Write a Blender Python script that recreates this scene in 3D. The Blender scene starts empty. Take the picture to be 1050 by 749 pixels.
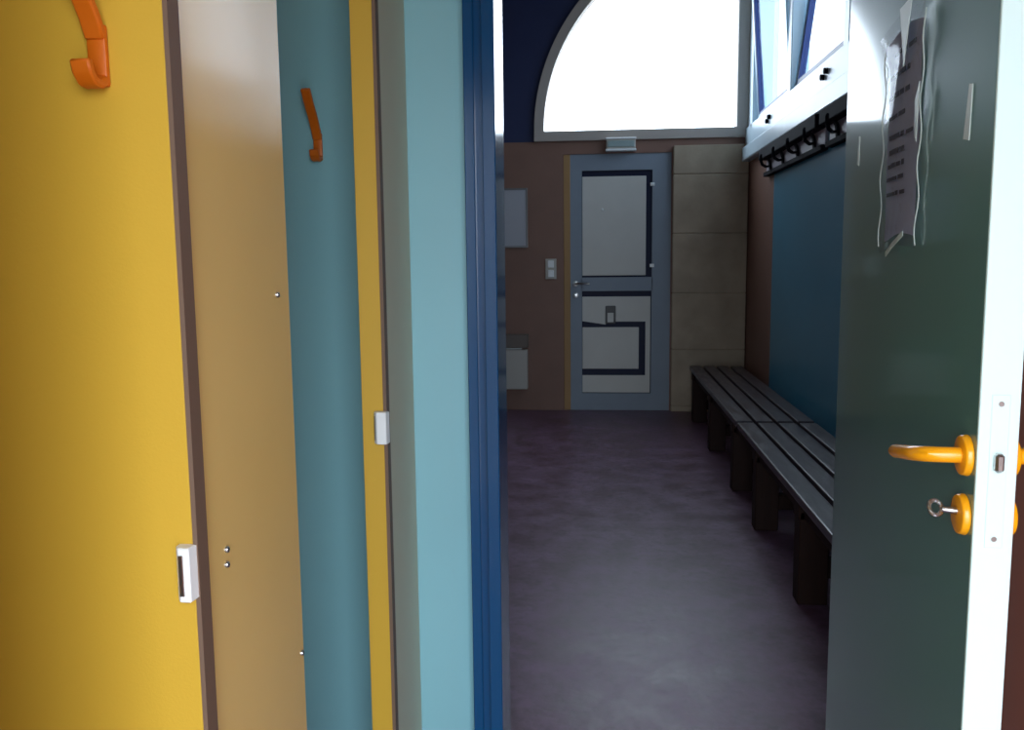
import bpy, bmesh, math, random
from mathutils import Vector, Matrix
random.seed(7)
S = bpy.context.scene
COL = S.collection

# ------------------------------------------------------------------ camera
H = 1.32
cam_d = bpy.data.cameras.new('camera'); cam = bpy.data.objects.new('camera', cam_d); COL.objects.link(cam)
cam_d.sensor_fit = 'HORIZONTAL'; cam_d.sensor_width = 36.0; cam_d.lens = 36.0*900.0/1050.0
cam_d.clip_start = 0.02
def cam_matrix():
    d = Vector((87.0, -112.5, 900.0)).normalized()            # room depth axis seen from the camera
    dn = Vector((80.0, 7230.0, 900.0)); dn = (dn - dn.dot(d)*d).normalized()
    r = dn.cross(d)
    # world axes written in camera coordinates (x right, y down, z forward)
    right = Vector((r.x, d.x, -dn.x)); down = Vector((r.y, d.y, -dn.y)); fwd = Vector((r.z, d.z, -dn.z))
    m = Matrix((right, -down, -fwd)).transposed().to_4x4()
    m.translation = Vector((0, 0, H))
    return m
cam.matrix_world = cam_matrix()
S.camera = cam

# ------------------------------------------------------------------ world, light, exposure
SKY = 10.5
S.view_settings.view_transform = 'Standard'; S.view_settings.look = 'None'
S.view_settings.gamma = 1.0; S.view_settings.use_curve_mapping = False
S.view_settings.exposure = 0.0
w = bpy.data.worlds.new('sky'); S.world = w; w.use_nodes = True
nt = w.node_tree; nt.nodes.clear()
wo = nt.nodes.new('ShaderNodeOutputWorld'); bg = nt.nodes.new('ShaderNodeBackground')
tc = nt.nodes.new('ShaderNodeTexCoord'); sx = nt.nodes.new('ShaderNodeSeparateXYZ'); rp = nt.nodes.new('ShaderNodeValToRGB')
mr = nt.nodes.new('ShaderNodeMapRange'); mr.inputs[1].default_value = -1; mr.inputs[2].default_value = 1
nt.links.new(tc.outputs['Generated'], sx.inputs[0]); nt.links.new(sx.outputs[2], mr.inputs[0]); nt.links.new(mr.outputs[0], rp.inputs[0])
rp.color_ramp.elements[0].position = 0.44; rp.color_ramp.elements[0].color = (0.30, 0.32, 0.33, 1)
rp.color_ramp.elements[1].position = 0.52; rp.color_ramp.elements[1].color = (0.80, 0.90, 1.0, 1)
nt.links.new(rp.outputs[0], bg.inputs[0]); bg.inputs[1].default_value = SKY
nt.links.new(bg.outputs[0], wo.inputs[0])

def portal(name, loc, sx_, sy_, direction):
    l = bpy.data.lights.new(name, 'AREA'); l.shape = 'RECTANGLE'; l.size = sx_; l.size_y = sy_
    l.cycles.is_portal = True
    o = bpy.data.objects.new(name, l); COL.objects.link(o); o.location = loc
    o.rotation_euler = Vector(direction).to_track_quat('-Z', 'Y').to_euler()
XW, YF, XL = 1.234, 7.466, -1.9          # right wall, far wall, left wall of the changing room
YE = 2.12                                # wall with the doorway
BW = dict(x0=-0.36, x1=0.68, z0=0.0, z1=2.12, y=-0.40)     # open entrance behind the camera
portal('daylight_portal_arch', (0.34, YF+0.17, 3.1), 1.6, 1.6, (0, -1, 0))
portal('daylight_portal_side', (XW+0.14, 5.0, 2.95), 4.4, 1.3, (-1, 0, 0))
portal('daylight_portal_back', ((BW['x0']+BW['x1'])/2, BW['y']-0.14, (BW['z0']+BW['z1'])/2), BW['x1']-BW['x0'], BW['z1']-BW['z0'], (0, 1, 0))
S.cycles.max_bounces = 10; S.cycles.diffuse_bounces = 6; S.cycles.glossy_bounces = 5
S.cycles.transparent_max_bounces = 12
S.cycles.sample_clamp_indirect = 6.0
S.cycles.use_denoising = True

# ------------------------------------------------------------------ materials
def lin(c):
    return tuple(((v/255)/12.92 if v/255 <= 0.04045 else ((v/255+0.055)/1.055)**2.4) for v in c)
def mat(name, rgb, rough=0.5, metal=0.0, spec=0.5, var=0.0, scale=6.0, bump=0.0, bscale=60.0, coat=0.0, stretch=(1, 1, 1), rvar=0.0):
    m = bpy.data.materials.new(name); m.use_nodes = True
    t = m.node_tree; b = t.nodes['Principled BSDF']
    c = lin(rgb)
    b.inputs['Base Color'].default_value = (*c, 1); b.inputs['Roughness'].default_value = rough
    b.inputs['Metallic'].default_value = metal; b.inputs['Specular IOR Level'].default_value = spec
    b.inputs['Coat Weight'].default_value = coat; b.inputs['Coat Roughness'].default_value = 0.08
    tc = t.nodes.new('ShaderNodeTexCoord'); mp = t.nodes.new('ShaderNodeMapping'); mp.inputs['Scale'].default_value = stretch
    t.links.new(tc.outputs['Object'], mp.inputs[0])
    if var or rvar:
        n = t.nodes.new('ShaderNodeTexNoise'); n.inputs['Scale'].default_value = scale; n.inputs['Detail'].default_value = 6
        t.links.new(mp.outputs[0], n.inputs[0])
        if var:
            r = t.nodes.new('ShaderNodeValToRGB')
            r.color_ramp.elements[0].position = 0.3; r.color_ramp.elements[0].color = (*[v*(1-var) for v in c], 1)
            r.color_ramp.elements[1].position = 0.7; r.color_ramp.elements[1].color = (*[min(1, v*(1+var)) for v in c], 1)
            t.links.new(n.outputs[0], r.inputs[0]); t.links.new(r.outputs[0], b.inputs['Base Color'])
        if rvar:
            q = t.nodes.new('ShaderNodeMapRange'); q.inputs[1].default_value = 0.3; q.inputs[2].default_value = 0.7
            q.inputs[3].default_value = max(0.02, rough-rvar); q.inputs[4].default_value = rough+rvar
            t.links.new(n.outputs[0], q.inputs[0]); t.links.new(q.outputs[0], b.inputs['Roughness'])
    if bump:
        n2 = t.nodes.new('ShaderNodeTexNoise'); n2.inputs['Scale'].default_value = bscale; n2.inputs['Detail'].default_value = 4
        bu = t.nodes.new('ShaderNodeBump'); bu.inputs['Strength'].default_value = bump; bu.inputs['Distance'].default_value = 0.004
        t.links.new(mp.outputs[0], n2.inputs[0]); t.links.new(n2.outputs[0], bu.inputs['Height']); t.links.new(bu.outputs[0], b.inputs['Normal'])
    return m
def glass_mat(name, tint=(1, 1, 1), gloss=0.08):
    m = bpy.data.materials.new(name); m.use_nodes = True; t = m.node_tree; t.nodes.clear()
    o = t.nodes.new('ShaderNodeOutputMaterial'); mx = t.nodes.new('ShaderNodeMixShader')
    tr = t.nodes.new('ShaderNodeBsdfTransparent'); tr.inputs[0].default_value = (*tint, 1)
    gl = t.nodes.new('ShaderNodeBsdfGlossy'); gl.inputs['Roughness'].default_value = 0.08
    mx.inputs[0].default_value = gloss
    t.links.new(tr.outputs[0], mx.inputs[1]); t.links.new(gl.outputs[0], mx.inputs[2]); t.links.new(mx.outputs[0], o.inputs[0])
    return m

M = {}
M['yellow'] = mat('yellow laminate', (206, 164, 54), 0.42, bump=0.05, bscale=300)
M['yellow_dark'] = mat('ochre laminate', (208, 150, 10), 0.5, bump=0.05, bscale=300)
M['beige'] = mat('beige laminate', (236, 200, 124), 0.16, var=0.03, scale=3, bump=0.06, bscale=5, coat=0.15)
M['beige_teal_lit'] = mat('teal lit beige laminate', (205, 202, 178), 0.6)  # beige with the teal wall's reflected light put into the colour
M['seal'] = mat('dark brown seal', (112, 88, 72), 0.6)
M['teal'] = mat('teal painted wall', (136, 188, 198), 0.42, var=0.03, scale=2)
M['brown_wall'] = mat('reddish brown painted wall', (132, 98, 84), 0.55, var=0.06, scale=4, bump=0.1, bscale=120)
M['navy'] = mat('navy painted plaster', (34, 44, 84), 0.6, var=0.05)
M['teal_dark'] = mat('teal gloss paint', (72, 142, 170), 0.28, var=0.04, scale=3)
M['block'] = mat('bare concrete block', (172, 156, 136), 0.9, var=0.14, scale=5, bump=0.4, bscale=50)
M['ceiling'] = mat('white ceiling paint', (215, 212, 205), 0.9, var=0.02)
M['ceiling_dark'] = mat('darkened ceiling boards', (84, 62, 48), 0.7, var=0.1, stretch=(8, 1, 1))  # unseen ceiling, coloured dark so that less light bounces in the room
M['plaster'] = mat('cream plaster', (200, 185, 160), 0.9, var=0.03)
M['frame_grey'] = mat('grey beige window frame', (176, 166, 158), 0.6)
M['blue'] = mat('glossy dark blue paint', (8, 70, 116), 0.15, bump=0.02, bscale=20)
M['blue_frame'] = mat('pale blue gloss paint', (205, 228, 240), 0.32, var=0.03)
M['backlit_dark'] = mat('backlit sash edge shade', (30, 60, 128), 0.45)  # dark blue carries the backlit shade of the sash edges
M['green'] = mat('dark green laminate', (94, 142, 134), 0.36, var=0.02, scale=4, bump=0.03, bscale=14, coat=1.0)
M['edge'] = mat('pale cyan edge lipping', (222, 248, 247), 0.4)
M['orange'] = mat('orange nylon', (255, 170, 16), 0.25, coat=0.2)
M['hook_orange'] = mat('orange plastic', (204, 100, 6), 0.45)
M['steel'] = mat('brushed steel', (190, 190, 190), 0.28, metal=1.0)
M['white_metal'] = mat('white coated metal', (238, 241, 241), 0.35)
M['wood_dark'] = mat('dark stained bench leg', (40, 24, 20), 0.7, spec=0.2, var=0.15, scale=5, stretch=(8, 8, 1))
M['slat'] = mat('worn dark bench slat', (66, 55, 60), 0.36, var=0.10, scale=5, stretch=(6, 1, 6), rvar=0.08)
M['door_grey'] = mat('blue grey door paint', (130, 142, 156), 0.5, var=0.03)
M['tan'] = mat('tan door lining', (168, 130, 84), 0.6, var=0.05)
M['board'] = mat('off white board', (210, 208, 202), 0.6, var=0.03, scale=4)
M['dark_glass'] = mat('dark navy glass', (24, 30, 58), 0.45, spec=0.15)
M['black'] = mat('matt black metal', (22, 21, 30), 0.85, spec=0.15)
M['paper'] = mat('white paper', (206, 210, 232), 0.7)
M['ink'] = mat('dark ink', (40, 34, 48), 0.7)
M['tape'] = mat('yellowed clear tape', (196, 210, 206), 0.35)
M['heater'] = mat('off white heater enamel', (188, 184, 176), 0.5)
M['glass'] = glass_mat('window glass', (0.80, 0.82, 0.84), 0.05)
M['dimmed_glass'] = glass_mat('dimmed side window glass', (0.50, 0.53, 0.56), 0.05)  # tint added to cut the daylight entering through the side windows
M['sleeve'] = glass_mat('clear plastic sleeve', (0.98, 0.98, 0.99), 0.13)
def floor_material():
    m = mat('worn purple brown floor paint', (104, 84, 92), 0.42)
    t = m.node_tree; b = t.nodes['Principled BSDF']; tc = t.nodes.new('ShaderNodeTexCoord')
    n = t.nodes.new('ShaderNodeTexNoise'); n.inputs['Scale'].default_value = 6.5; n.inputs['Detail'].default_value = 9; n.inputs['Roughness'].default_value = 0.68
    n2 = t.nodes.new('ShaderNodeTexNoise'); n2.inputs['Scale'].default_value = 30; n2.inputs['Detail'].default_value = 5
    for q in (n, n2): t.links.new(tc.outputs['Object'], q.inputs[0])
    r = t.nodes.new('ShaderNodeValToRGB'); r.color_ramp.elements[0].position = 0.40; r.color_ramp.elements[0].color = (*lin((96, 68, 84)), 1)
    r.color_ramp.elements[1].position = 0.66; r.color_ramp.elements[1].color = (*lin((128, 98, 124)), 1)
    t.links.new(n.outputs[0], r.inputs[0])
    r2 = t.nodes.new('ShaderNodeValToRGB'); r2.color_ramp.elements[0].position = 0.30; r2.color_ramp.elements[0].color = (0.72, 0.70, 0.70, 1)
    r2.color_ramp.elements[1].position = 0.5; r2.color_ramp.elements[1].color = (1, 1, 1, 1)
    t.links.new(n2.outputs[0], r2.inputs[0])
    mx = t.nodes.new('ShaderNodeMix'); mx.data_type = 'RGBA'; mx.blend_type = 'MULTIPLY'; mx.inputs[0].default_value = 0.95
    t.links.new(r.outputs[0], mx.inputs[6]); t.links.new(r2.outputs[0], mx.inputs[7]); t.links.new(mx.outputs[2], b.inputs['Base Color'])
    q = t.nodes.new('ShaderNodeMapRange'); q.inputs[1].default_value = 0.35; q.inputs[2].default_value = 0.7; q.inputs[3].default_value = 0.35; q.inputs[4].default_value = 0.46
    t.links.new(n.outputs[0], q.inputs[0]); t.links.new(q.outputs[0], b.inputs['Roughness'])
    bu = t.nodes.new('ShaderNodeBump'); bu.inputs['Strength'].default_value = 0.25; bu.inputs['Distance'].default_value = 0.003
    t.links.new(n2.outputs[0], bu.inputs['Height']); t.links.new(bu.outputs[0], b.inputs['Normal'])
    return m
M['floor'] = floor_material()

# ------------------------------------------------------------------ mesh helpers
class MB:
    xf = None
    def __init__(self): self.bm = bmesh.new()
    def box(self, x0, x1, y0, y1, z0, z1, bev=0.0, seg=1):
        b = bmesh.new(); bmesh.ops.create_cube(b, size=1)
        for v in b.verts:
            v.co = Vector((x0+(v.co.x+.5)*(x1-x0), y0+(v.co.y+.5)*(y1-y0), z0+(v.co.z+.5)*(z1-z0)))
        if bev: bmesh.ops.bevel(b, geom=b.edges[:], offset=bev, segments=seg, affect='EDGES', profile=0.5)
        return self._add(b)
    def _add(self, b, mtx=None):
        if mtx is not None: b.transform(mtx)
        me = bpy.data.meshes.new('tmp'); b.to_mesh(me); b.free(); self.bm.from_mesh(me); bpy.data.meshes.remove(me)
        return self
    def cyl(self, p0, p1, r0, r1=None, seg=24, bev=0.0):
        r1 = r0 if r1 is None else r1
        p0, p1 = Vector(p0), Vector(p1); b = bmesh.new()
        bmesh.ops.create_cone(b, cap_ends=True, segments=seg, radius1=r0, radius2=r1, depth=(p1-p0).length)
        if bev:
            es = [e for e in b.edges if abs(e.verts[0].co.z-e.verts[1].co.z) < 1e-6]
            bmesh.ops.bevel(b, geom=es, offset=bev, segments=2, affect='EDGES', profile=0.5)
        rot = (p1-p0).to_track_quat('Z', 'Y').to_matrix().to_4x4()
        return self._add(b, Matrix.Translation((p0+p1)/2) @ rot)
    def prism(self, pts, axis, a0, a1):
        """polygon pts (2D) extruded between a0 and a1 along axis 'x' | 'y' | 'z'"""
        b = bmesh.new()
        f = {'y': lambda p, a: (p[0], a, p[1]), 'x': lambda p, a: (a, p[0], p[1]), 'z': lambda p, a: (p[0], p[1], a)}[axis]
        v0 = [b.verts.new(f(p, a0)) for p in pts]; v1 = [b.verts.new(f(p, a1)) for p in pts]
        b.faces.new(v0); b.faces.new(v1[::-1])
        n = len(pts)
        for i in range(n): b.faces.new((v0[i], v1[i], v1[(i+1) % n], v0[(i+1) % n]))
        bmesh.ops.recalc_face_normals(b, faces=b.faces[:])
        bmesh.ops.triangulate(b, faces=[fc for fc in b.faces if len(fc.verts) > 4])
        return self._add(b)
    def ring(self, outer, inner, axis, a0, a1):
        b = bmesh.new()
        f = {'y': lambda p, a: (p[0], a, p[1]), 'x': lambda p, a: (a, p[0], p[1])}[axis]
        O0 = [b.verts.new(f(p, a0)) for p in outer]; O1 = [b.verts.new(f(p, a1)) for p in outer]
        I0 = [b.verts.new(f(p, a0)) for p in inner]; I1 = [b.verts.new(f(p, a1)) for p in inner]
        n = len(outer)
        for i in range(n):
            j = (i+1) % n
            b.faces.new((O0[i], O0[j], I0[j], I0[i])); b.faces.new((O1[j], O1[i], I1[i], I1[j]))
            b.faces.new((O0[j], O0[i], O1[i], O1[j])); b.faces.new((I0[i], I0[j], I1[j], I1[i]))
        bmesh.ops.recalc_face_normals(b, faces=b.faces[:])
        return self._add(b)
    def strip(self, path, width, thick, wdir):
        """flat bar swept along a 3D path; wdir = direction of its width"""
        b = bmesh.new(); W = Vector(wdir).normalized(); P = [Vector(p) for p in path]; rows = []
        for i, p in enumerate(P):
            t = (P[min(i+1, len(P)-1)]-P[max(i-1, 0)]).normalized(); n = t.cross(W).normalized()
            rows.append([b.verts.new(p+W*sx*width/2+n*sy*thick/2) for sx, sy in ((-1, -1), (1, -1), (1, 1), (-1, 1))])
        for a, c in zip(rows, rows[1:]):
            for k in range(4): b.faces.new((a[k], a[(k+1) % 4], c[(k+1) % 4], c[k]))
        b.faces.new(rows[0][::-1]); b.faces.new(rows[-1])
        bmesh.ops.recalc_face_normals(b, faces=b.faces[:])
        bmesh.ops.bevel(b, geom=b.edges[:], offset=thick*0.22, segments=1, affect='EDGES', profile=0.5)
        return self._add(b)
    def tube(self, path, r, seg=10):
        P = [Vector(p) for p in path]; b = bmesh.new(); rows = []
        rr = r if isinstance(r, (list, tuple)) else [r]*len(P)
        up = Vector((0.13, 0.21, 0.97))
        for i, p in enumerate(P):
            t = (P[min(i+1, len(P)-1)]-P[max(i-1, 0)]).normalized(); u = t.cross(up).normalized(); v = t.cross(u)
            rows.append([b.verts.new(p+(u*math.cos(2*math.pi*k/seg)+v*math.sin(2*math.pi*k/seg))*rr[i]) for k in range(seg)])
        for a, c in zip(rows, rows[1:]):
            for k in range(seg): b.faces.new((a[k], a[(k+1) % seg], c[(k+1) % seg], c[k]))
        b.faces.new(rows[0][::-1]); b.faces.new(rows[-1])
        bmesh.ops.recalc_face_normals(b, faces=b.faces[:])
        return self._add(b)
    def sphere(self, c, r, sc=(1, 1, 1)):
        b = bmesh.new(); bmesh.ops.create_uvsphere(b, u_segments=18, v_segments=10, radius=r)
        return self._add(b, Matrix.Translation(c) @ Matrix.Diagonal((*sc, 1)))
    def build(self, name, m, parent=None, loc=None, smooth=False):
        me = bpy.data.meshes.new(name)
        if MB.xf is not None: self.bm.transform(MB.xf)
        org = Vector(loc) if loc is not None else None
        base = Vector(parent['_o']) if parent is not None and '_o' in parent else Vector((0, 0, 0))
        if org is None and parent is None:
            xs = [v.co for v in self.bm.verts]
            lo = Vector((min(c.x for c in xs), min(c.y for c in xs), min(c.z for c in xs))); hi = Vector((max(c.x for c in xs), max(c.y for c in xs), max(c.z for c in xs)))
            org = Vector(((lo.x+hi.x)/2, (lo.y+hi.y)/2, lo.z))
        if parent is not None: org = base
        self.bm.transform(Matrix.Translation(-org)); self.bm.to_mesh(me); self.bm.free()
        if smooth:
            for p in me.polygons: p.use_smooth = True
            try: me.set_sharp_from_angle(angle=math.radians(38))
            except Exception: pass
        me.materials.append(m)
        o = bpy.data.objects.new(name, me); COL.objects.link(o)
        if parent is not None: o.parent = parent; o['_o'] = list(base)
        else: o.location = org; o['_o'] = list(org)
        return o
def tag(o, label=None, cat=None, group=None, kind=None):
    if label: o['label'] = label
    if cat:
        o['category'] = cat; o['kind'] = 'thing'
    if group: o['group'] = group
    if kind: o['kind'] = kind
    return o
def thing(name, loc, label, cat, group=None, kind=None):
    o = bpy.data.objects.new(name, None); COL.objects.link(o); o.location = loc; o['_o'] = list(loc); o.empty_display_size = 0.05
    return tag(o, label, cat, group, kind)
def struct(o, label=None, cat=None): return tag(o, label, cat, None, 'structure')
def copy_tree(o, loc, label):
    c = o.copy(); COL.objects.link(c); c.location = loc; c['label'] = label
    for ch in [x for x in bpy.data.objects if x.parent == o]:
        d = ch.copy(); COL.objects.link(d); d.parent = c
        for g in [x for x in bpy.data.objects if x.parent == ch]:
            e = g.copy(); COL.objects.link(e); e.parent = d
    return c

# ------------------------------------------------------------------ room shell
struct(MB().box(-2.1, XW+0.2, BW['y']-0.2, YF+0.2, -0.12, 0).build('floor', M['floor']), 'worn purple brown painted floor', 'floor')
ZC, ZA = 4.3, 2.6
struct(MB().box(XL-0.2, XW+0.2, YE, YF+0.2, ZC, ZC+0.12).build('ceiling', M['ceiling_dark']))
struct(MB().box(-1.6, 1.1, BW['y']-0.2, YE, ZA, ZA+0.1).build('ceiling_front', M['ceiling']))
# doorway wall: one slab with the doorway notched out
JX0, JX1, JZ = -0.307, 0.655, 2.10
struct(MB().prism([(XL, 0), (JX0, 0), (JX0, JZ), (JX1, JZ), (JX1, 0), (XW+0.2, 0), (XW+0.2, ZC), (XL, ZC)], 'y', YE, YE+0.10).build('wall_end', M['teal']),
       'light teal wall beside the blue door frame', 'wall')
# far wall: lower part with door notch, navy upper part with arch cut out
DX0, DX1, DZ = -0.278, 0.612, 2.155
struct(MB().prism([(XL-.2, 0), (DX0, 0), (DX0, DZ), (DX1, DZ), (DX1, 0), (XW+.2, 0), (XW+.2, 2.262), (XL-.2, 2.262)], 'y', YF, YF+0.2).build('wall_far', M['brown_wall']),
       'reddish brown far wall around the grey door', 'wall')
AC, AR, AZ = 1.08, 1.52, 2.342
def arc(r, n=40): return [(AC-r*math.cos(math.pi/2*i/n), AZ+r*math.sin(math.pi/2*i/n)) for i in range(n+1)]
RO = AR+0.078
up = [(XL-.2, 2.262), (AC-RO, 2.262)] + arc(RO) + [(XW+.2, AZ+RO), (XW+.2, ZC), (XL-.2, ZC)]
struct(MB().prism(up, 'y', YF, YF+0.2).build('wall_far_upper', M['navy']), 'dark navy wall left of the arched window', 'wall')
# block pier beside the far door
p = MB(); zz = [0, 0.05, 0.53, 1.0, 1.49, 1.97, 2.205]
for z0, z1 in zip(zz, zz[1:]): p.box(0.622, 1.226, YF-0.055, YF+0.01, z0+0.002, z1-0.002, 0.008, 2)
p.box(0.63, 1.22, YF-0.046, YF+0.01, 0, 2.19)
struct(p.build('wall_block_pier', M['block']), 'bare concrete block pier right of the far door', 'wall')
# right wall of the room: brown strip at the corner, teal further on, window band above z = 2.18
WZ0, WZ1, WY0, WY1 = 2.30, 3.55, 2.75, 7.38
struct(MB().box(XW, XW+0.2, 6.40, YF+0.2, 0, 2.18).build('wall_right_corner', M['brown_wall']), 'brown corner strip of the right wall', 'wall')
struct(MB().box(XW, XW+0.2, YE+0.1, 6.40, 0, 2.18).build('wall_right', M['teal_dark']), 'dark teal wall behind the benches', 'wall')
struct(MB().ring([(YE+0.1, 2.18), (YF+.2, 2.18), (YF+.2, ZC), (YE+.1, ZC)], [(WY0, WZ0), (WY1, WZ0), (WY1, WZ1), (WY0, WZ1)], 'x', XW, XW+0.2).build('wall_right_upper', M['blue_frame']))
struct(MB().box(XL-0.2, XL, YE, YF+0.2, 0, ZC).build('wall_left', M['brown_wall']))
# front room (where the camera stands)
XR = 0.88
struct(MB().box(XR, XR+0.2, BW['y']-0.2, YE, 0, ZA).build('wall_right_front', mat('red brown painted wall', (168, 92, 70), 0.6, var=0.05)), 'brown wall behind the open green door', 'wall')
struct(MB().box(-1.6, -1.4, BW['y']-0.2, YE, 0, ZA).build('wall_left_front', M['plaster']))
struct(MB().prism([(-1.6, 0), (BW['x0'], 0), (BW['x0'], BW['z1']), (BW['x1'], BW['z1']), (BW['x1'], 0), (XR+.2, 0), (XR+.2, ZA), (-1.6, ZA)], 'y', BW['y']-0.2, BW['y']).build('wall_back', M['plaster']))

# ------------------------------------------------------------------ arched window
n = 40
ins = [(1.128, AZ), (AC-AR, AZ)] + arc(AR)[1:] + [(1.128, AZ+AR)]
out = [(1.222, 2.262), (AC-RO, 2.262)] + arc(RO)[1:] + [(1.222, AZ+RO)]
wn = struct(MB().ring(out, ins, 'y', YF-0.035, YF+0.10).build('window_1', M['frame_grey']), 'quarter arched window over the far door', 'window')
MB().prism(ins, 'y', YF+0.05, YF+0.056).build('pane', M['glass'], wn)
# side window band: fixed frame, posts, tilted sashes
fr = MB()
XI = XW-0.035
fr.box(XI, XW+0.12, WY0, YF-0.01, 2.18, WZ0+0.03, 0.006)           # bottom rail
fr.box(XI, XW+0.12, WY0, YF-0.01, WZ1-0.03, WZ1+0.05, 0.006)
fr.box(XI, XW+0.12, 7.13, 7.24, WZ0, WZ1, 0.006)                  # corner post
fr.box(XI+0.02, XW+0.12, 7.24, YF-0.01, WZ0, WZ1)
for y in (5.93, 4.62, 3.35, 2.78): fr.box(XI+0.02, XW+0.10, y-0.05, y+0.05, WZ0, WZ1, 0.005)
ws = struct(fr.build('window_2', M['blue_frame']), 'pale blue framed window band above the benches', 'window')
def sash(y0, y1, tilt, edge_w=0.018):
    z0, z1, wd = WZ0+0.035, WZ1-0.06, 0.06
    hinge = Vector((XW+0.03, 0, z0)); rot = Matrix.Translation(hinge) @ Matrix.Rotation(math.radians(tilt), 4, 'Y') @ Matrix.Translation(-hinge)
    q = wd-edge_w
    rect = lambda k: [(y0+k, z0+k), (y1-k, z0+k), (y1-k, z1-k), (y0+k, z1-k)]
    s = MB(); s.ring(rect(0), rect(q), 'x', XW+0.005, XW+0.05); s.bm.transform(rot)
    o = s.build('sash', M['blue_frame'], ws)
    e = MB(); e.ring(rect(q), rect(wd), 'x', XW+0.010, XW+0.048); e.bm.transform(rot); e.build('backlit_edge', M['backlit_dark'], o)  # dark ring stands in for sash edges seen against the light
    g = MB(); g.box(XW+0.024, XW+0.03, y0+wd-.005, y1-wd+.005, z0+wd-.005, z1-wd+.005); g.bm.transform(rot); g.build('pane', M['dimmed_glass'], o)
sash(5.99, 7.12, -4); sash(4.68, 5.87, 7, 0.036); sash(3.41, 4.56, -4); sash(2.84, 3.29, 0)
k = MB()
for y in (6.42, 4.88):
    for dy, dz in ((0, 0), (0.07, -0.02)): k.cyl((XI-0.02, y+dy, 2.265+dz), (XI+0.005, y+dy, 2.265+dz), 0.016, seg=12, bev=0.003)
k.build('bolt', M['black'], ws)
struct(MB().box(XW-0.065, XW+0.02, WY0-0.3, YF-0.02, 2.06, 2.172, 0.008).build('trim_1', M['blue_frame']), 'pale blue timber ledge under the side windows', 'ledge')

# ------------------------------------------------------------------ doorway frame
f = MB()
def jamb(side, xi, xo):
    s = 1 if side > 0 else -1
    lo = lambda a, b: (min(a, b), max(a, b))
    a, b_ = lo(xi, xi+s*0.030); f.box(a, b_, 2.045, 2.235, 0, 2.06, 0.002)           # inner lining
    a, b_ = lo(xi+s*0.030, xi+s*0.050); f.box(a, b_, 2.075, 2.235, 0, 2.06)           # step
    a, b_ = lo(xi+s*0.050, xo); f.box(a, b_, 2.060, 2.235, 0, 2.12, 0.002)            # architrave
jamb(-1, -0.232, -0.306); jamb(1, 0.606, 0.670)
f.box(-0.308, 0.670, 2.06, 2.235, 2.04, 2.13, 0.002)
struct(f.build('door_frame', M['blue']), 'dark blue stepped door frame beside the teal wall', 'door frame')

# ------------------------------------------------------------------ open green door
LX0, LX1, LY0, LY1 = 0.543, 0.590, 1.148, 2.030
DOOR = Matrix.Translation((LX0, LY1, 0)) @ Matrix.Rotation(math.radians(-3.8), 4, 'Z') @ Matrix.Translation((-LX0, -LY1, 0))   # the leaf stands open not quite square
MB.xf = DOOR
dr = struct(MB().box(LX0, LX1, LY0+0.006, LY1, 0.008, 2.05, 0.0015).build('door_1', M['green']), 'open dark green door with orange lever handle', 'door')
MB().box(LX0-0.0005, LX1+0.0005, LY0, LY0+0.006, 0.008, 2.05, 0.001).build('edge_lipping', M['edge'], dr)['label'] = 'pale cyan door edge'
HZ = 1.053; HY = LY0+0.036
fp = MB().box(0.556, 0.578, LY0-0.0015, LY0+0.002, 0.94, 1.14, 0.0008).build('lock_plate', M['edge'], dr)
b = MB().box(0.561, 0.572, LY0-0.012, LY0, HZ-0.012, HZ+0.012, 0.003).build('latch_bolt', M['steel'], fp)
s = MB()
for z in (1.128, 0.952): s.cyl((0.567, LY0-0.0028, z), (0.567, LY0+0.001, z), 0.0035, seg=10)
s.build('screw', M['steel'], fp)
def lever(sgn, xface):
    h = MB().cyl((xface, HY, HZ), (xface+sgn*0.010, HY, HZ), 0.028, 0.026, 40, 0.002).build('rose', M['orange'], dr, smooth=True)
    x = xface+sgn*0.050
    D = -0.19                                                             # the lever droops a little
    pts = [(xface+sgn*u, HY+v, HZ+D*v) for u, v in ((0.008, 0), (0.030, 0), (0.044, 0.004), (0.053, 0.018), (0.057, 0.05), (0.057, 0.10), (0.056, 0.128), (0.054, 0.140), (0.050, 0.146))]
    MB().tube(pts, [0.0105]*3+[0.0105, 0.0105, 0.010, 0.010, 0.0095, 0.006], 18).build('lever', M['orange'], h, smooth=True)
    e = MB().cyl((xface, HY, HZ-0.080), (xface+sgn*0.010, HY, HZ-0.080), 0.028, 0.026, 40, 0.002).build('keyhole_rose', M['orange'], dr, smooth=True)
    if sgn < 0:
        q = MB(); xx = xface-0.012
        q.cyl((xx+0.004, HY, HZ-0.076), (xx-0.016, HY+0.004, HZ-0.075), 0.0045, seg=14, bev=0.001)
        c = Vector((xx-0.023, HY+0.006, HZ-0.074)); ring = [c+Vector((math.cos(a)*0.008, math.sin(a)*0.006, math.sin(a)*0.0085)) for a in [2*math.pi*i/20 for i in range(21)]]
        q.tube(ring, 0.0030, 8); q.build('thumb_turn', M['steel'], e, smooth=True)
lever(-1, LX0); lever(1, LX1)
h = MB()
for z in (0.25, 1.05, 1.8): h.cyl((0.590, 2.036, z-0.05), (0.590, 2.036, z+0.05), 0.008, seg=14)
h.build('hinge', M['steel'], dr, smooth=True)

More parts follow.
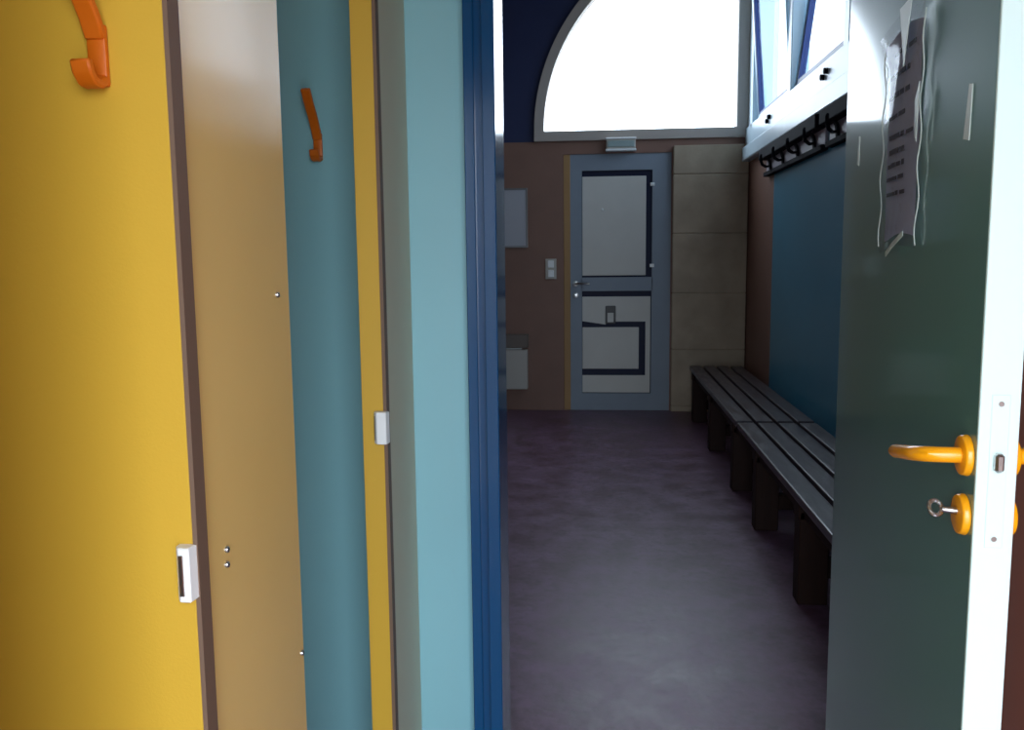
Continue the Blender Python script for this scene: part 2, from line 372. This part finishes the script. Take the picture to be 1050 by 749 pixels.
# notice in a clear sleeve on the green door, bulging from the leaf
def sheet(y0, y1, z0, z1, off, bulge, wave=0.0, ny=10, nz=16, skew=0.0):
    b = MB(); rows = []
    for j in range(nz+1):
        r = []
        for i in range(ny+1):
            u, v = i/ny, j/nz
            x = LX0-off-bulge*math.sin(math.pi*u)-wave*math.sin(v*9+u*4)-0.010*max(0, v-0.86)/0.14*u
            r.append(b.bm.verts.new((x, y0+(y1-y0)*u+skew*(v-.5), z0+(z1-z0)*v+0.006*math.sin(u*5))))
        rows.append(r)
    for j in range(nz):
        for i in range(ny): b.bm.faces.new((rows[j][i], rows[j][i+1], rows[j+1][i+1], rows[j+1][i]))
    bmesh.ops.solidify(b.bm, geom=b.bm.faces[:], thickness=0.0006)
    bmesh.ops.recalc_face_normals(b.bm, faces=b.bm.faces[:])
    return b
nc = thing('notice', DOOR @ Vector((LX0, 1.56, 1.33)), 'printed notice in a clear plastic sleeve taped to the green door', 'notice')
sh = sheet(1.465, 1.655, 1.345, 1.680, 0.0025, 0.005, 0.0008).build('paper', M['paper'], nc, smooth=True)
random.seed(3)
z = 1.648
while z > 1.40:
    tx = MB(); y = 1.640-random.uniform(0, .02); yend = 1.485+random.uniform(0, .05)
    while y > yend:
        L = random.uniform(0.012, 0.04); u = (y-L/2-1.465)/0.19
        x = LX0-0.0045-0.005*math.sin(math.pi*u)
        tx.box(x-0.0003, x+0.0003, y-L, y, z, z+random.uniform(0.006, 0.009)); y -= L+0.007
    tx.build('printed_line', M['ink'], sh)
    z -= random.choice((0.022, 0.026, 0.034))
sheet(1.445, 1.680, 1.325, 1.700, 0.006, 0.009, 0.0022, 16, 22).build('sleeve', M['sleeve'], nc, smooth=True)
for yy in (1.447, 1.677):
    q = MB(); q.tube([(LX0-0.0060-0.002*math.sin(v*23), yy+0.0016*math.sin(v*19+yy*9), 1.33+0.36*v) for v in [i/24 for i in range(25)]], 0.0011, 8); q.build('seam_glint', M['tape'], nc, smooth=True)  # pale beads added for the shine along the sleeve edges
t = MB()
t.prism([(1.540, 1.712), (1.470, 1.715), (1.505, 1.615)], 'x', LX0-0.020, LX0-0.019)
t.build('tape', M['tape'], nc)
t = MB(); t.prism([(1.440, 1.580), (1.462, 1.555), (1.456, 1.50), (1.446, 1.49)], 'x', LX0-0.012, LX0-0.011); t.build('tape', M['tape'], nc)
t = MB(); t.strip([(LX0-.010, 1.61, 1.316), (LX0-.016, 1.55, 1.330), (LX0-.014, 1.49, 1.350)], 0.009, 0.001, (0, 0.4, 1)); t.build('tape', M['tape'], nc)
tag(MB().prism([(1.236, 1.538), (1.248, 1.540), (1.262, 1.470), (1.240, 1.466)], 'x', LX0-0.0012, LX0).build('tape_strip', M['tape']),
    'torn tape remnant on the green door near its pale edge', 'tape', 'tape remnants on the green door')
tag(MB().prism([(1.888, 1.554), (1.898, 1.556), (1.906, 1.500), (1.892, 1.496)], 'x', LX0-0.0012, LX0).build('tape_strip', M['tape']),
    'thin tape remnant on the green door left of the notice', 'tape', 'tape remnants on the green door')

MB.xf = None

# ------------------------------------------------------------------ cubicles on the left
PX = -0.465; PT = 0.026; PZ = 2.08
def screws(o, spots):
    for y, z in spots:
        q = MB(); q.cyl((PX-0.001, y, z), (PX+0.004, y, z), 0.0045, 0.0035, 14, 0.001); q.build('screw', M['steel'], o, smooth=True)
def beige(y0, y1, label, m, spots=(), dx=0.0):
    o = tag(MB().box(PX-PT+dx, PX+dx, y0, y1, 0, PZ, 0.0008, 1).build('cubicle_partition', m), label, 'panel', 'cubicle front panels')
    screws(o, spots); return o
beige(0.962, 1.296, 'wide glossy beige cubicle panel with small screws', M['beige'], [(1.030, 0.957), (1.028, 0.938), (1.245, 1.268), (1.285, 0.70)])
beige(1.862, 2.118, 'beige cubicle panel greyed by reflected teal light, meeting the teal wall', M['beige_teal_lit'], (), 0.013)
beige(0.28, 0.59, 'unseen beige panel set to shade the yellow divider', M['beige'])  # unseen; its edge is placed to shade the divider's left part
po = tag(MB().box(-0.506, -0.459, 1.835, 1.860, 0, PZ, 0.001).build('cubicle_post', M['yellow']), 'narrow yellow cubicle post with white latch, before the greyed beige panel', 'post')
MB().box(-0.459, -0.4515, 1.8345, 1.861, 0, PZ).build('edge_seal', M['seal'], po)['label'] = 'dark brown edge seal'
l = MB(); l.prism([(-0.478, 1.836), (-0.478, 1.826), (-0.470, 1.815), (-0.449, 1.815), (-0.446, 1.836)], 'z', 0.956-0.035, 0.956+0.035)
bmesh.ops.bevel(l.bm, geom=l.bm.edges[:], offset=0.0015, segments=1, affect='EDGES', profile=0.5)
lo = l.build('latch', M['white_metal'], po)
MB().box(-0.476, -0.472, 1.818, 1.822, 0.956-0.026, 0.956+0.026, 0.001).build('grip', M['steel'], lo)
def divider(y, label, x1=PX-PT-0.002):
    return tag(MB().box(-1.398, x1, y, y+0.024, 0, PZ, 0.002).build('cubicle_divider', M['yellow']), label, 'partition', 'cubicle dividers')
dv = divider(0.935, 'bright yellow cubicle divider with orange hook and white latch', PX+0.004)
MB().box(PX+0.004, PX+0.0095, 0.9345, 0.961, 0, PZ).build('edge_seal', M['seal'], dv)['label'] = 'dark brown edge seal'
l = MB(); zc = 0.964
l.prism([(PX-0.013, 0.936), (PX-0.013, 0.927), (PX-0.007, 0.918), (PX+0.006, 0.918), (PX+0.008, 0.936)], 'z', zc-0.032, zc+0.032)
bmesh.ops.bevel(l.bm, geom=l.bm.edges[:], offset=0.0012, segments=1, affect='EDGES', profile=0.5)
lo = l.build('latch', M['white_metal'], dv)
MB().box(PX-0.0060, PX-0.0005, 0.9155, 0.919, zc-0.024, zc+0.024, 0.0006).build('grip', M['steel'], lo)
divider(0.25, 'ochre yellow cubicle divider outside the view at left')

def coat_hook(loc, label):
    o = thing('coat_hook', loc, label, 'coat hook', 'orange cubicle coat hooks')
    X, Y, Z = loc
    MB().box(X-0.011, X+0.011, Y-0.008, Y, Z-0.005, Z+0.060, 0.003, 2).build('back_plate', M['hook_orange'], o, smooth=True)
    MB().strip([(X, Y-0.006, Z+0.045), (X, Y-0.016, Z+0.065), (X, Y-0.038, Z+0.095), (X, Y-0.066, Z+0.125), (X, Y-0.084, Z+0.150)], 0.022, 0.010, (1, 0, 0)).build('upper_prong', M['hook_orange'], o, smooth=True)
    c = [(X, Y-0.006-0.020*math.sin(a)*1.0, Z+0.012-0.014*math.cos(a*1.0)) for a in [math.pi*i/16*1.05 for i in range(0)]]
    MB().strip([(X, Y-0.004, Z+0.004), (X, Y-0.014, Z-0.004), (X, Y-0.026, Z-0.003), (X, Y-0.035, Z+0.006), (X, Y-0.038, Z+0.018)], 0.022, 0.010, (1, 0, 0)).build('lower_prong', M['hook_orange'], o, smooth=True)
    return o
hk = coat_hook((-0.534, 0.935, 1.511), 'large orange coat hook on the yellow divider at top left')
copy_tree(hk, (-0.671, YE, 1.560), 'small orange coat hook on the shaded teal wall')

# ------------------------------------------------------------------ far door
FY = YF+0.012
d2 = struct(MB().ring([(-0.224, 0.0), (0.613, 0.0), (0.613, 2.156), (-0.224, 2.156)], [(-0.125, 0.146), (0.458, 0.146), (0.458, 2.02), (-0.125, 2.02)], 'y', FY, FY+0.045)
    .box(-0.13, 0.465, FY, FY+0.045, 1.02, 1.135).box(-0.10, 0.10, FY+0.03, FY+0.045, 0.005, 0.01).build('door_2', M['door_grey']), 'grey far door with white boarded panels', 'door')
MB().box(-0.279, -0.222, FY-0.004, FY+0.09, 0, 2.156, 0.004).build('lining', M['tan'], d2)['label'] = 'tan door lining'
MB().box(-0.125, 0.458, FY+0.022, FY+0.028, 1.135, 2.02).build('dark_pane', M['dark_glass'], d2)
MB().box(-0.125, 0.458, FY+0.022, FY+0.028, 0.146, 1.02).build('dark_pane', M['dark_glass'], d2)
MB().box(-0.122, 0.408, FY+0.010, FY+0.022, 1.150, 1.972, 0.003).build('board', M['board'], d2)
bl = [(-0.122, 0.152), (0.450, 0.152), (0.450, 0.972), (-0.122, 0.972), (-0.122, 0.765), (0.075, 0.735), (0.075, 0.760), (0.410, 0.760), (0.410, 0.300), (-0.122, 0.300)]
MB().prism(bl, 'y', FY+0.010, FY+0.022).build('board', M['board'], d2)
MB().box(-0.122, 0.355, FY+0.010, FY+0.022, 0.355, 0.712, 0.003).build('board', M['board'], d2)
lf = MB().box(0.072, 0.160, FY+0.002, FY+0.014, 0.742, 0.895, 0.006).build('letter_flap', mat('grey flap metal', (84, 82, 82), 0.5), d2)
MB().box(0.090, 0.142, FY-0.002, FY+0.004, 0.755, 0.835, 0.003).build('flap_cover', M['board'], lf)
MB().sphere((0.046, FY+0.006, 1.700), 0.011, (1, .6, 1)).build('peephole', M['white_metal'], d2, smooth=True)
hd = MB().cyl((-0.178, FY+0.001, 1.085), (-0.178, FY-0.008, 1.085), 0.026, seg=24, bev=0.002).cyl((-0.178, FY+0.001, 0.985), (-0.178, FY-0.006, 0.985), 0.024, seg=24, bev=0.002).build('handle_rose', M['steel'], d2, smooth=True)
MB().tube([(-0.178, FY-0.005, 1.085), (-0.178, FY-0.045, 1.085), (-0.165, FY-0.055, 1.085), (-0.06, FY-0.055, 1.085)], 0.010, 10).build('lever', M['steel'], hd, smooth=True)
for z in (1.23, 1.90): MB().box(0.440, 0.476, FY-0.008, FY+0.004, z-0.014, z+0.014, 0.003).build('bracket', M['white_metal'], d2)

# ------------------------------------------------------------------ small fittings on the far wall
ex = thing('emergency_light', (0.195, YF, 2.17), 'white emergency light box mounted over the far door', 'emergency light')
MB().box(0.075, 0.315, YF-0.062, YF-0.0, 2.178, 2.272, 0.006, 2).build('housing', M['heater'], ex)
MB().box(0.085, 0.305, YF-0.070, YF-0.058, 2.200, 2.250, 0.005, 2).build('diffuser', mat('grey green diffuser', (150, 168, 168), 0.3), ex)
MB().box(0.070, 0.320, YF-0.074, YF-0.0, 2.262, 2.276, 0.003).box(0.070, 0.320, YF-0.074, YF-0.0, 2.168, 2.184, 0.003).build('end_rail', M['white_metal'], ex)
pb = MB().box(-0.99, -0.590, YF-0.014, YF, 1.402, 1.876, 0.003).build('notice_board', mat('pale grey board', (176, 178, 186), 0.5)); tag(pb, 'blank pale board fixed on the brown wall', 'board')
MB().ring([(-1.0, 1.392), (-.58, 1.392), (-.58, 1.886), (-1.0, 1.886)], [(-.985, 1.407), (-.595, 1.407), (-.595, 1.871), (-.985, 1.871)], 'y', YF-0.018, YF).build('frame', mat('grey aluminium', (120, 118, 120), 0.4, metal=.7), pb)
ht = thing('wall_heater', (-0.79, YF, 0.18), 'low pale wall heater on the brown wall below the board', 'heater')
MB().box(-0.99, -0.588, YF-0.07, YF-0.0, 0.188, 0.530, 0.008, 2).build('body', M['heater'], ht)
gr = MB().box(-1.0, -0.580, YF-0.082, YF-0.0, 0.545, 0.66, 0.006)
gr.build('top_grille', mat('grey brown grille', (110, 98, 90), 0.5), ht)
MB().box(-0.94, -0.64, YF-0.03, YF, 0.50, 0.56).build('bracket', M['steel'], ht)
sw = thing('light_switch', (-0.388, YF, 1.11), 'double light switch between the board and far door', 'light switch')
MB().box(-0.432, -0.340, YF-0.012, YF, 1.125, 1.295, 0.004, 2).build('plate', M['heater'], sw)
for z in (1.170, 1.250): MB().box(-0.412, -0.360, YF-0.020, YF-0.010, z-0.030, z+0.030, 0.004).build('rocker', M['white_metal'], sw)

# ------------------------------------------------------------------ benches
def bench(y0, y1, legs, label, group='slatted benches along the right wall'):
    o = thing('bench', ((0.745+1.16)/2, (y0+y1)/2, 0), label, 'bench', group)
    for i in range(4):
        x = 0.742+i*0.107
        MB().box(x, x+0.089, y0, y1, 0.398, 0.432, 0.006, 2).build('slat', M['slat'], o)
    for y in legs:
        l = MB()
        l.box(0.755, 0.865, y-0.045, y+0.045, 0, 0.36, 0.004)
        l.box(1.085, 1.145, y-0.045, y+0.045, 0, 0.36, 0.004)
        l.box(0.865, 1.085, y-0.03, y+0.03, 0.10, 0.17, 0.004)
        l.box(0.750, 1.150, y-0.045, y+0.045, 0.33, 0.399, 0.004)
        l.build('leg', M['wood_dark'], o)
    MB().box(0.770, 0.800, y0+0.05, y1-0.05, 0.335, 0.397, 0.003).build('rail', M['wood_dark'], o)
    return o
bench(2.42, 4.675, (2.56, 3.31, 4.22), 'nearer dark slatted bench, catching blue daylight')
bench(4.72, 7.09, (4.93, 5.95, 6.98), 'farther dark slatted bench, reaching the block pier')

# ------------------------------------------------------------------ coat rails under the side window
def rail(y0, y1, label):
    o = thing('coat_rail', (XW, (y0+y1)/2, 1.88), label, 'coat rail', 'coat rails on the teal wall')
    MB().box(XW-0.075, XW, y0, y1, 1.985, 2.058, 0.004).build('ledge_shade', M['black'], o)  # black strip stands in for the shade under the ledge
    MB().box(XW-0.018, XW, y0, y1, 1.895, 1.992, 0.003).build('back_board', mat('grey back board', (176, 170, 182), 0.5), o)
    MB().box(XW-0.04, XW, y0, y1, 1.868, 1.898, 0.003).build('lower_edge', M['black'], o)
    y = y1-0.18
    while y > y0+0.05:
        h = MB(); x = XW-0.020
        h.strip([(x, y, 1.880), (x-0.006, y, 1.93), (x-0.010, y, 1.96), (x-0.03, y, 1.995)], 0.040, 0.014, (0, 1, 0))
        h.strip([(x-0.004, y, 1.930), (x-0.045, y-0.06, 1.918), (x-0.085, y-0.14, 1.925), (x-0.105, y-0.19, 1.950), (x-0.108, y-0.20, 1.985)], 0.020, 0.016, (0.3, 0.3, 0.6))
        h.build('hook', M['black'], o, smooth=True)
        y -= 0.42
    return o
rail(4.95, 6.60, 'coat rail with black hooks at the far corner')
rail(3.05, 4.86, 'coat rail with black hooks nearer the green door')

for o in bpy.data.objects:
    if '_o' in o: del o['_o']
